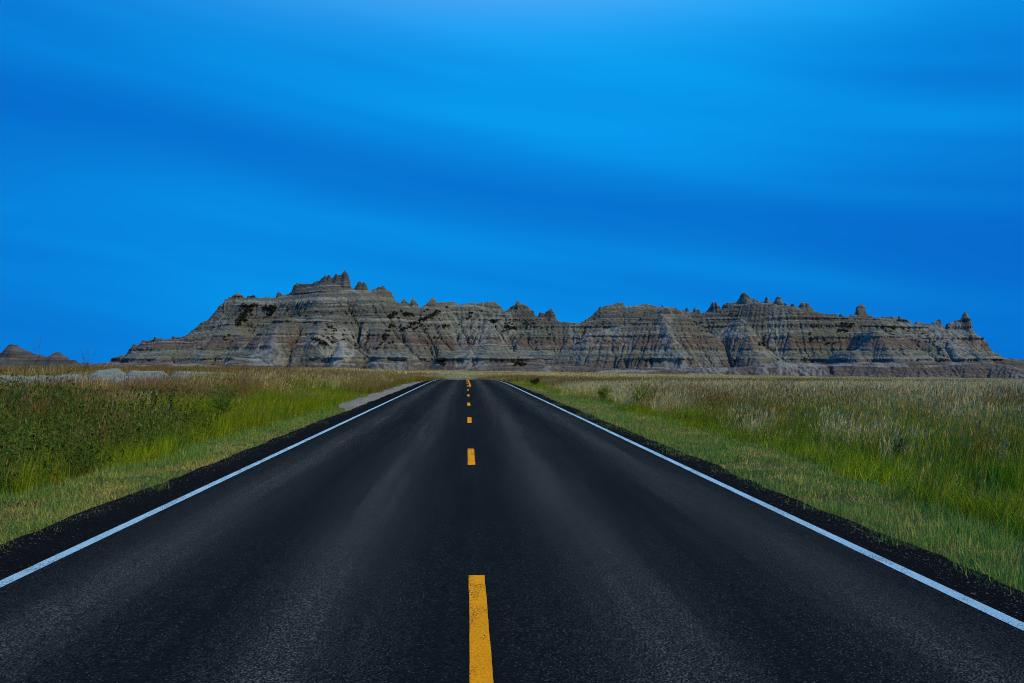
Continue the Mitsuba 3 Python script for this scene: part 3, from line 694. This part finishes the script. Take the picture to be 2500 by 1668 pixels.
def mound(key, u, v_top, v_base, width_px, y, label, depth=1.6, seed=0):
    """A low flat clay heap between two rows of the photograph's pixels, at distance y."""
    p = at(u, v_base, y)
    rx = width_px / 2 / F_PX * y
    hgt = (v_base - v_top) / F_PX * y
    s = np.linspace(-1.25, 1.25, 60)
    A_, B_ = np.meshgrid(s, s)
    rr = np.hypot(A_ + 0.25 * B_, B_) * (1 + 0.9 * (nz(A_, B_, seed, 0.9, seed, 3) - 0.5))
    z = hgt * np.clip(1.05 - rr ** 1.5, -0.4, 0.9) * (0.75 + 0.5 * nz(A_, B_, seed + 9, 0.5, seed, 3))
    V = np.stack([p[0] + A_ * rx + 0.2 * rx * B_, y + B_ * rx * depth, p[2] + z - 0.05], -1).reshape(-1, 3)
    add(key, mikit.ply((V, grid_faces(60, 60)), 'pale_clay', smooth=True), 'structure', label)


# the eroded clay bank: rounded humps parted by gullies, running down to the right, grass standing in the hollows
bx, by = np.arange(-46, -12, 0.14), np.arange(70, 104, 0.2)
BXg, BYg = np.meshgrid(bx, by)
dx = BXg + 0.8 * BYg * 0.35                                     # gullies run down towards the road
hump = nz(dx, BYg * 0.6, 0, 6.5, 301, 2)
gully = np.abs(nz(dx + 1.5 * (nz(BXg, BYg, 0, 3, 305, 2) - 0.5), BYg * 0.25, 0, 3.4, 303, 2) - 0.5)
end = sm(-13, -26, BXg)
top = 0.50 + 1.10 * end
bz = -0.5 + top * (0.55 + 1.0 * hump) * sm(70, 84, BYg + 5 * (hump - 0.5)) * (1 - sm(92, 104, BYg))
bz = bz - (0.55 * np.clip(1 - gully * 8, 0, 1) + 0.25 * np.clip(1 - gully * 22, 0, 1)) * sm(0.1, 0.7, bz + 0.5) + 0.30 * (nz(BXg, BYg, 0, 1.3, 307, 4) - 0.5)
bz = bz - 1.5 * (1 - sm(-46, -43, BXg)) * 0 - 1.2 * (1 - sm(-12.2, -15, BXg))
bz = bz + ground_z(BXg, BYg) + 0.12
add('clay_mound', mikit.ply((np.stack([BXg, BYg, bz], -1).reshape(-1, 3), grid_faces(len(by), len(bx))), 'pale_clay', smooth=True), 'structure', 'pale eroded clay bank of rounded humps behind the left grass')
mound('clay_mound_001', 1133, 917.3, 922, 28, 250, 'tiny pale clay mound beyond the crest of the road', 1.2, 320)
mound('clay_mound_002', 2180, 938, 948, 150, 95, 'pale clay flat in the brown grass on the right', 2.2, 321)

# ------------------------------------------------------------------ dark junipers on the wall
scene['juniper'] = {'type': 'twosided', 'bsdf': {'type': 'principled', 'base_color': {'type': 'mesh_attribute', 'name': 'vertex_color'}, 'roughness': 0.95, 'specular': 0.1}}


def clump(rng, n, size, pal, squash=0.75):
    """Foliage of a bush of radius 1: leaf tufts through several overlapping lobes."""
    lobes = rng.normal(0, 0.42, (5, 3)) * A([1, 1, 0.6]) + A([0, 0, 0.55])
    lr = rng.uniform(0.35, 0.62, 5)
    k = rng.integers(0, 5, n)
    d = rng.normal(0, 1, (n, 3))
    d /= np.linalg.norm(d, axis=1, keepdims=True)
    c = lobes[k] + d * (lr[k] * rng.uniform(0.55, 1.0, n) ** 0.5)[:, None] * A([1, 1, squash])
    c[:, 2] = np.maximum(c[:, 2], 0.02)
    e1 = np.cross(d, rng.normal(0, 1, (n, 3)))
    e1 /= np.linalg.norm(e1, axis=1, keepdims=True)
    e2 = np.cross(e1, d + 0.6 * rng.normal(0, 1, (n, 3)))
    L = size * rng.uniform(0.6, 1.4, (n, 1))
    V = np.stack([c - e1 * L, c + e2 * L * 0.7, c + e1 * L, c - e2 * L * 0.7], 1).reshape(-1, 3)
    Fc = (np.arange(n)[:, None, None] * 4 + np.array([(0, 1, 2), (0, 2, 3)])[None]).reshape(-1, 3)
    return V, Fc, np.repeat(pal[rng.integers(0, len(pal), n)] * rng.uniform(0.7, 1.3, (n, 1)), 4, 0)


DARK = A([[0.020, 0.024, 0.014], [0.028, 0.030, 0.016], [0.016, 0.020, 0.013], [0.040, 0.034, 0.018]])
bush_shapes = []
for v in range(4):
    V, Fc, C = clump(np.random.default_rng(500 + v), 170, 0.17, DARK)
    bush_shapes.append(mikit.ply((V, Fc), 'juniper', color=C))
def ordinal(k):
    return f'{k}{"th" if 10 <= k % 100 <= 20 else {1: "st", 2: "nd", 3: "rd"}.get(k % 10, "th")}'


found = {}
for w in sorted('597,749,3.2 607,751,3.2 618,750,3.2 627,747,3.2 603,759,3.2 612,761,3.2 595,768,3.2 590,776,3.2 586,785,3.2 582,791,3.2 599,772,3.2 595,783,3.2 649,755,3.2 654,756,3.2 661,754,3.2 667,751,3.2 670,755,3.2 665,766,3.2 661,771,3.2 702,762,1.4 711,774,1.4 729,768,1.4 734,772,1.4 727,751,1.4 736,757,1.4 746,757,1.4 749,773,1.4 756,779,1.4 773,762,1.4 808,766,1.4 852,760,1.4 848,767,1.4 859,768,1.4 866,773,1.4 772,792,1.4 799,793,1.4 810,797,1.4 816,804,1.4 820,808,1.4 795,808,1.4 788,823,1.4 799,827,1.4 810,823,1.4 816,827,1.4 816,810,1.4 841,808,1.4 839,821,1.4 840,831,1.4 864,829,1.4 868,842,1.4 866,853,1.4 869,846,1.4 880,810,1.4 897,814,1.4 895,838,1.4 899,855,1.4 812,870,1.4 810,876,1.4 586,759,1.4 578,789,1.4 549,823,1.4 551,831,1.4 567,834,1.4 522,800,1.4 559,820,1.4 616,770,1.4 803,800,2.6 769,829,2.6 776,835,2.6 782,840,2.6 790,838,2.6 795,844,2.6 812,838,2.6 955,772,2.8 961,768,2.8 953,776,2.8 989,770,2.8 996,770,2.8 1004,770,2.8 1066,763,2.8 1057,770,2.8 1049,776,2.8 1040,778,2.8 1032,783,2.8 1023,787,2.8 1015,791,2.8 1006,795,2.8 998,800,2.8 989,804,2.8 983,808,2.8 953,800,2.8 947,810,2.8 940,821,2.8 936,827,2.8 957,795,2.8 1202,787,2.8 1209,786,2.8 1083,801,2.8 1091,799,2.8 1238,803,2.8 1247,804,2.8 1255,804,2.8 1074,885,2.8 1083,883,2.8 1081,891,2.8 1262,889,2.8 1270,891,2.8 1279,893,2.8 981,763,1.5 973,778,1.5 1036,761,1.5 1045,758,1.5 1028,797,1.5 1019,804,1.5 1011,808,1.5 928,842,1.5 934,838,1.5 923,849,1.5 951,840,1.5 960,838,1.5 1073,799,1.5 1120,796,1.5 1070,814,1.5 1062,827,1.5 1068,827,1.5 1212,803,1.5 1234,791,1.5 1243,791,1.5 1251,792,1.5 1259,807,1.5 1226,810,1.5 1232,810,1.5 1279,791,1.5 1285,787,1.5 1291,794,1.5 1303,791,1.5 1278,820,1.5 1294,831,1.5 1310,838,1.5 1333,807,1.5 1323,805,1.5 1341,819,1.5 1047,883,1.5 1253,885,1.5 1255,893,1.5 1266,876,1.5 1270,883,1.5 1043,757,1.5 1090,753,1.5 1147,775,1.5 1140,780,1.5 1148,768,1.5 1153,766,1.5 1174,760,1.5 1053,793,1.5 1045,797,1.5 1040,810,1.5 979,796,1.5 962,808,1.5 1473,786,1.2 1478,802,1.2 1472,793,1.2 1431,801,1.2 1518,804,1.2 1420,810,1.2 1487,835,1.2 1478,833,1.2 1460,836,1.2 1416,836,1.2 1410,839,1.2 1428,816,1.2 1563,781,1.2 1695,787,1.2 1703,803,1.2 1699,793,1.2 1712,789,1.2 1716,797,1.2 1722,801,1.2 1714,810,1.2 1724,812,1.2 1739,790,1.2 1800,773,1.2 1782,770,1.2 2053,793,2.4 2062,796,2.4 2077,793,2.4 2072,802,2.4 2064,810,2.4 2059,810,2.4 2177,802,2.4 2181,805,2.4 1860,840,2.4 1853,844,2.4 1864,846,2.4 2047,810,2.4 2170,800,1.4 2155,802,1.4 2216,810,1.4 2206,804,1.4 2252,816,1.4 2174,811,1.4 2172,816,1.4 2180,818,1.4 2278,825,1.4 2236,833,1.4 2243,835,1.4 2261,836,1.4 2270,835,1.4 2282,835,1.4 2264,821,1.4 2095,829,1.4 2087,827,1.4 2100,823,1.4 2106,821,1.4 2047,836,1.4 2038,838,1.4 2011,828,1.4 2013,834,1.4 2023,838,1.4 2017,842,1.4 1977,814,1.4 1977,821,1.4 1979,829,1.4 1981,836,1.4 1983,831,1.4 1876,825,1.4 1868,823,1.4 1872,851,1.4'.split(), key=lambda w: (float(w.split(',')[0]), float(w.split(',')[1]))):
    u, v, size = map(float, w.split(','))
    hit = on_ridge(u, v)
    if hit is None:
        continue
    if 570 < u < 680 and v < 800:
        grp = 'the clumps below the left crest'
    elif 760 < u < 920 and v > 785:
        grp = 'the gully under the highest pinnacle'
    elif 930 < u < 1080 and v < 850:
        grp = 'the diagonal strip left of middle'
    elif 1190 < u < 1270 and v < 820:
        grp = 'the row high on the middle'
    elif u > 1950:
        grp = 'the scatter on the right end'
    elif u > 1400:
        grp = 'the scatter right of the notch'
    else:
        grp = 'the scatter left of the notch'
    found.setdefault(grp, []).append((hit, size))
nb = 0
for grp, members in found.items():
    for k, (hit, size) in enumerate(members):
        key = 'juniper_bush' + (f'_{nb:03d}' if nb else '')
        look = 'large dark' if size > 3 else 'dark' if size > 2 else 'small dark' if size > 1.3 else 'tiny dark'
        lab = f'{look} juniper bush, {ordinal(k + 1)} from left in {grp}'
        s = size * 0.54
        add(key, {**bush_shapes[nb % 4], 'to_world': T().translate([float(hit[0]), float(hit[1]) - 0.3, float(hit[2]) - 0.25 * s]).rotate([0, 0, 1], float(RNG.uniform(0, 360))).scale([s, s, s * 0.95])},
            label=lab, category='bush', group='junipers in ' + grp)
        nb += 1


# ------------------------------------------------------------------ single plants that stand out of the grass
def stem_tube(points, r0, r1, sides=5):
    p = np.asarray(points, float)
    t = np.gradient(p, axis=0)
    t /= np.linalg.norm(t, axis=1, keepdims=True)
    a = np.cross(t, [0.3, 0.9, 0.1])
    a /= np.linalg.norm(a, axis=1, keepdims=True)
    b = np.cross(t, a)
    r = np.linspace(r0, r1, len(p))
    g = np.arange(sides) * 2 * math.pi / sides
    V = p[:, None] + r[:, None, None] * (np.cos(g)[None, :, None] * a[:, None] + np.sin(g)[None, :, None] * b[:, None])
    i, j = np.meshgrid(np.arange(len(p) - 1), np.arange(sides), indexing='ij')
    q = np.stack([i * sides + j, i * sides + (j + 1) % sides, (i + 1) * sides + (j + 1) % sides, (i + 1) * sides + j], -1).reshape(-1, 4)
    return V.reshape(-1, 3), np.vstack([q[:, [0, 1, 2]], q[:, [0, 2, 3]]])


def join(parts):
    V, Fc, k = [], [], 0
    for v, f in parts:
        V.append(v)
        Fc.append(np.asarray(f) + k)
        k += len(v)
    return np.vstack(V), np.vstack(Fc)


def ground_at(x, y):
    return A([x, y, float(ground_z(x, y))])


scene['stem_green'] = {'type': 'twosided', 'bsdf': {'type': 'principled', 'base_color': {'type': 'rgb', 'value': [0.05, 0.06, 0.025]}, 'roughness': 0.9}}
scene['stem_dry'] = {'type': 'twosided', 'bsdf': {'type': 'principled', 'base_color': {'type': 'rgb', 'value': [0.07, 0.06, 0.035]}, 'roughness': 0.9}}


def shrub(key, x, y, height, width, label, group=None, seed=0, sparse=False, pal=None):
    rng = np.random.default_rng(seed)
    o = ground_at(x, y)
    pal = PAL['green'][0] * 1.1 if pal is None else pal
    parts, tips = [], []
    for _ in range(15):
        a, sp = rng.random() * 6.283, rng.uniform(0.2, 1.0)
        L = height * rng.uniform(0.45, 1.0)
        s = np.linspace(0, 1, 7)[:, None]
        path = o + s * A([math.cos(a) * width * 0.5 * sp, math.sin(a) * width * 0.5 * sp, 0]) * s ** 0.7 + A([0, 0, L]) * s + rng.normal(0, 0.012, (7, 3)) * s
        parts.append(stem_tube(path, 0.009, 0.003))
        for _ in range(7):
            k = rng.uniform(0.08, 0.98)
            base = path[int(k * 6)]
            d = A([math.cos(a) + rng.normal(0, 0.7), math.sin(a) + rng.normal(0, 0.7), 1.3]) * rng.uniform(0.08, 0.24) * height / 1.3
            parts.append(stem_tube([base, base + d * 0.5 + A([0, 0, 0.01]), base + d], 0.004, 0.0015, 3))
            tips += [base + d * q for q in rng.uniform(0.1, 1.0, 3 if sparse else 30)]
        tips += [path[int(q * 6)] + rng.normal(0, 0.03, 3) for q in rng.uniform(0.05, 1, 5 if sparse else 50)]
    add(key + '__stems', mikit.ply(join(parts), 'stem_green'))
    c = A(tips)
    n = len(c)
    c = c + rng.normal(0, 0.045, (n, 3))
    e1 = rng.normal(0, 1, (n, 3)); e1 /= np.linalg.norm(e1, axis=1, keepdims=True)
    e2 = np.cross(e1, rng.normal(0, 1, (n, 3))); e2 /= np.linalg.norm(e2, axis=1, keepdims=True)
    L = 0.020 * max(1, (y / 26) ** 0.6) * rng.uniform(0.6, 1.4, (n, 1))
    V = np.stack([c - e1 * L, c + e2 * L * 0.4, c + e1 * L, c - e2 * L * 0.4], 1).reshape(-1, 3)
    Fc = (np.arange(n)[:, None, None] * 4 + np.array([(0, 1, 2), (0, 2, 3)])[None]).reshape(-1, 3)
    add(key + '__foliage', mikit.ply((V, Fc), 'leaf', color=np.repeat(pal[rng.integers(0, len(pal), n)] * rng.uniform(0.7, 1.3, (n, 1)), 4, 0)))
    labels[key] = {k: v for k, v in dict(label=label, category='shrub', group=group).items() if v}


shrub('leafy_shrub', -8.0, 33.0, 1.55, 1.1, 'tall dark green shrub on the left bank at the bright green grass', seed=1)
shrub('leafy_shrub_001', 7.9, 45.0, 1.05, 1.5, 'bushy green shrub right of the road, the nearer of two', seed=2, pal=PAL['green'][0] * A([1.5, 1.3, 1.2]))
shrub('leafy_shrub_002', 7.3, 53.0, 0.95, 1.3, 'bushy green shrub right of the road, the farther of two', seed=3, pal=PAL['green'][0] * A([1.5, 1.3, 1.2]))
shrub('leafy_shrub_003', 5.7, 84.0, 0.7, 1.2, 'small dark bush beside the right shoulder near the crest of the road', seed=4, pal=PAL['weed'][0] * 0.5)
shrub('leafy_shrub_004', 8.2, 18.6, 0.75, 0.22, 'upright leafy plant with dark stems among the grass at right', seed=5, sparse=True, pal=PAL['weed'][0] * A([1.6, 2.0, 1.6]))
shrub('leafy_shrub_005', -7.6, 17.5, 1.05, 0.8, 'leafy dark green weed on the left bank nearest the ditch', seed=6)
shrub('leafy_shrub_006', -10.6, 23.5, 1.25, 0.9, 'grey green leafy weed high on the left bank', seed=7, pal=PAL['weed'][0] * A([0.9, 1.1, 1.3]))


def twig(key, u, v_top, y, label, seed, lean=0.02, sprays=7, spread=0.16):
    rng = np.random.default_rng(seed)
    top = at(u, v_top, y)
    o = ground_at(top[0] - lean, y)
    s = np.linspace(0, 1, 9)[:, None]
    path = o + (top - o) * s + rng.normal(0, 0.012, (9, 3)) * s * (1 - s) * 3
    parts = [stem_tube(path, 0.0045, 0.0025)]
    for _ in range(sprays):
        k = rng.uniform(0.45, 0.97)
        b = o + (top - o) * k
        a = rng.random() * 6.283
        L = spread * rng.uniform(0.6, 1.5) * (1.3 - 0.6 * k) * 2
        d = A([math.cos(a) * 0.5, math.sin(a) * 0.5, 1.0]) * L
        parts.append(stem_tube([b, b + d * 0.5 + rng.normal(0, 0.01, 3), b + d], 0.0026, 0.0016, 3))
        for _ in range(3):
            b2 = b + d * rng.uniform(0.3, 0.9)
            parts.append(stem_tube([b2, b2 + rng.normal(0, 0.25, 3) * L + A([0, 0, 0.4 * L]), b2 + rng.normal(0, 0.25, 3) * L + A([0, 0, 0.6 * L])], 0.002, 0.0014, 3))
    add(key, mikit.ply(join(parts), 'stem_dry'), label=label, category='weed')


twig('dry_weed', 96, 845, 24, 'thin dry branching weed against the sky, leftmost on the left bank', 1)
twig('dry_weed_001', 206, 872, 26, 'thin dry weed left of the tall forked pair', 2)
twig('dry_weed_002', 217, 861, 25, 'forked dry weed that rises above the far hills at left', 3)
twig('dry_weed_003', 60, 905, 22, 'short dry weed before the leftmost pale mound', 4)
twig('dry_weed_004', 140, 893, 23, 'dry weed before the low pale mound', 5)
twig('dry_weed_005', 592, 886, 32, 'sparse branching weed rising from the dark left shrub', 6, -0.25, 12, 0.2)
twig('dry_weed_006', 310, 898, 28, 'dry weed before the sloping pale mound', 8)
twig('dry_weed_007', 1511, 905, 48, 'tall thin weed above the right shrubs', 9)
twig('dry_weed_008', 2205, 905, 40, 'thin dry weed in the straw grass at right', 10, 0.05, 4)


def seed_stalk(key, u0, v0, u1, v1, y, label, seed):
    """A tall grass stalk from the pixel of its foot to the pixel of its tip, with a long pale seed head."""
    rng = np.random.default_rng(seed)
    a, b = at(u0, v0, y), at(u1, v1, y)
    a[2] = min(a[2], float(ground_z(a[0], y)))
    s = np.linspace(0, 1, 8)[:, None]
    path = a + (b - a) * s + A([0.05, 0, 0]) * s * (1 - s)
    add(key + '__stem', mikit.ply(stem_tube(path, 0.004, 0.002, 4), 'stem_green'))
    n = 90
    k = rng.uniform(0.72, 1.0, n)[:, None]
    c = a + (b - a) * k + rng.normal(0, 0.011, (n, 3))
    d = (b - a) / np.linalg.norm(b - a) + rng.normal(0, 0.25, (n, 3))
    sd = np.cross(d, rng.normal(0, 1, (n, 3)))
    sd /= np.linalg.norm(sd, axis=1, keepdims=True)
    V = np.stack([c - d * 0.02, c + sd * 0.006, c + d * 0.025, c - sd * 0.006], 1).reshape(-1, 3)
    Fc = (np.arange(n)[:, None, None] * 4 + np.array([(0, 1, 2), (0, 2, 3)])[None]).reshape(-1, 3)
    add(key + '__seed_head', mikit.ply((V, Fc), 'leaf', color=np.repeat(A([[0.30, 0.29, 0.18]]) * rng.uniform(0.7, 1.2, (n, 1)), 4, 0)))
    labels[key] = {'label': label, 'category': 'grass stalk'}


seed_stalk('seed_stalk', 2412, 1175, 2461, 1077, 15, 'pale leaning seed stalk at the right edge of the view', 1)
seed_stalk('seed_stalk_001', 1912, 1050, 1939, 1004, 24, 'bright seed stalk leaning right among green grass', 2)
seed_stalk('seed_stalk_002', 2272, 1110, 2260, 1046, 18, 'pale seed stalk leaning left behind the leafy plant', 3)


def tuft(key, x, y, height, R, label, seed, kind='verge'):
    V, Fc, C = blades(np.random.default_rng(seed), 130, R, height, 0.007, PAL[kind][0] * A([0.6, 0.75, 0.7]), 0.55, 2, 0.05)
    add(key, mikit.ply((V + ground_at(x, y), Fc), 'leaf', color=C), label=label, category='grass tuft')


tuft('grass_tuft', -4.4, 14.0, 0.30, 0.30, 'dark green grass tuft reaching over the left road edge', 1)
tuft('grass_tuft_001', 4.2, 9.4, 0.24, 0.22, 'low green grass tuft spreading over the right road edge', 2)
tuft('grass_tuft_002', -7.3, 14.8, 0.55, 0.28, 'large bright grass clump in the ditch at left', 3, 'lush')
tuft('grass_tuft_003', 4.24, 11.6, 0.2, 0.2, 'small dark grass tuft on the right road edge behind the spreading one', 4)

# ------------------------------------------------------------------ loose chips along the crumbling road edges
n = 5200
side = np.where(RNG.random(n) < 0.45, -1, 1)
yy = 4.5 + 40 * RNG.random(n) ** 1.8
xx = side * (np.where(side < 0, PAVED_L, PAVED_R) - 0.02 + RNG.normal(0, 0.13, n) + 0.18 * (nz(yy, side * 3.0, 0, 1.2, 400, 3) - 0.4))
oct_v = A([[1, 0, 0], [-1, 0, 0], [0, 1, 0], [0, -1, 0], [0, 0, 1], [0, 0, -1.0]])
oct_f = A([[0, 2, 4], [2, 1, 4], [1, 3, 4], [3, 0, 4], [2, 0, 5], [1, 2, 5], [3, 1, 5], [0, 3, 5]])
size = RNG.lognormal(math.log(0.0065), 0.4, n)
V = oct_v[None] * (size[:, None, None] * RNG.uniform(0.6, 1.4, (n, 6, 1))) * A([1, 1, 0.6])
V = V + np.stack([xx, yy, road_z(yy) + np.where(np.abs(xx) < np.where(side < 0, PAVED_L, PAVED_R) + 0.1, 0.004, -0.03)], 1)[:, None]
C = np.repeat(RNG.uniform(0.03, 0.15, (n, 1)) * A([[1.0, 0.93, 0.86]]), 6, 0)
scene['chip'] = {'type': 'twosided', 'bsdf': {'type': 'principled', 'base_color': {'type': 'mesh_attribute', 'name': 'vertex_color'}, 'roughness': 0.95, 'specular': 0.2}}
add('gravel', mikit.ply((V.reshape(-1, 3), (np.arange(n)[:, None, None] * 6 + oct_f[None]).reshape(-1, 3)), 'chip', color=C), 'stuff', 'loose grey stone chips along the crumbling road edges', 'gravel')
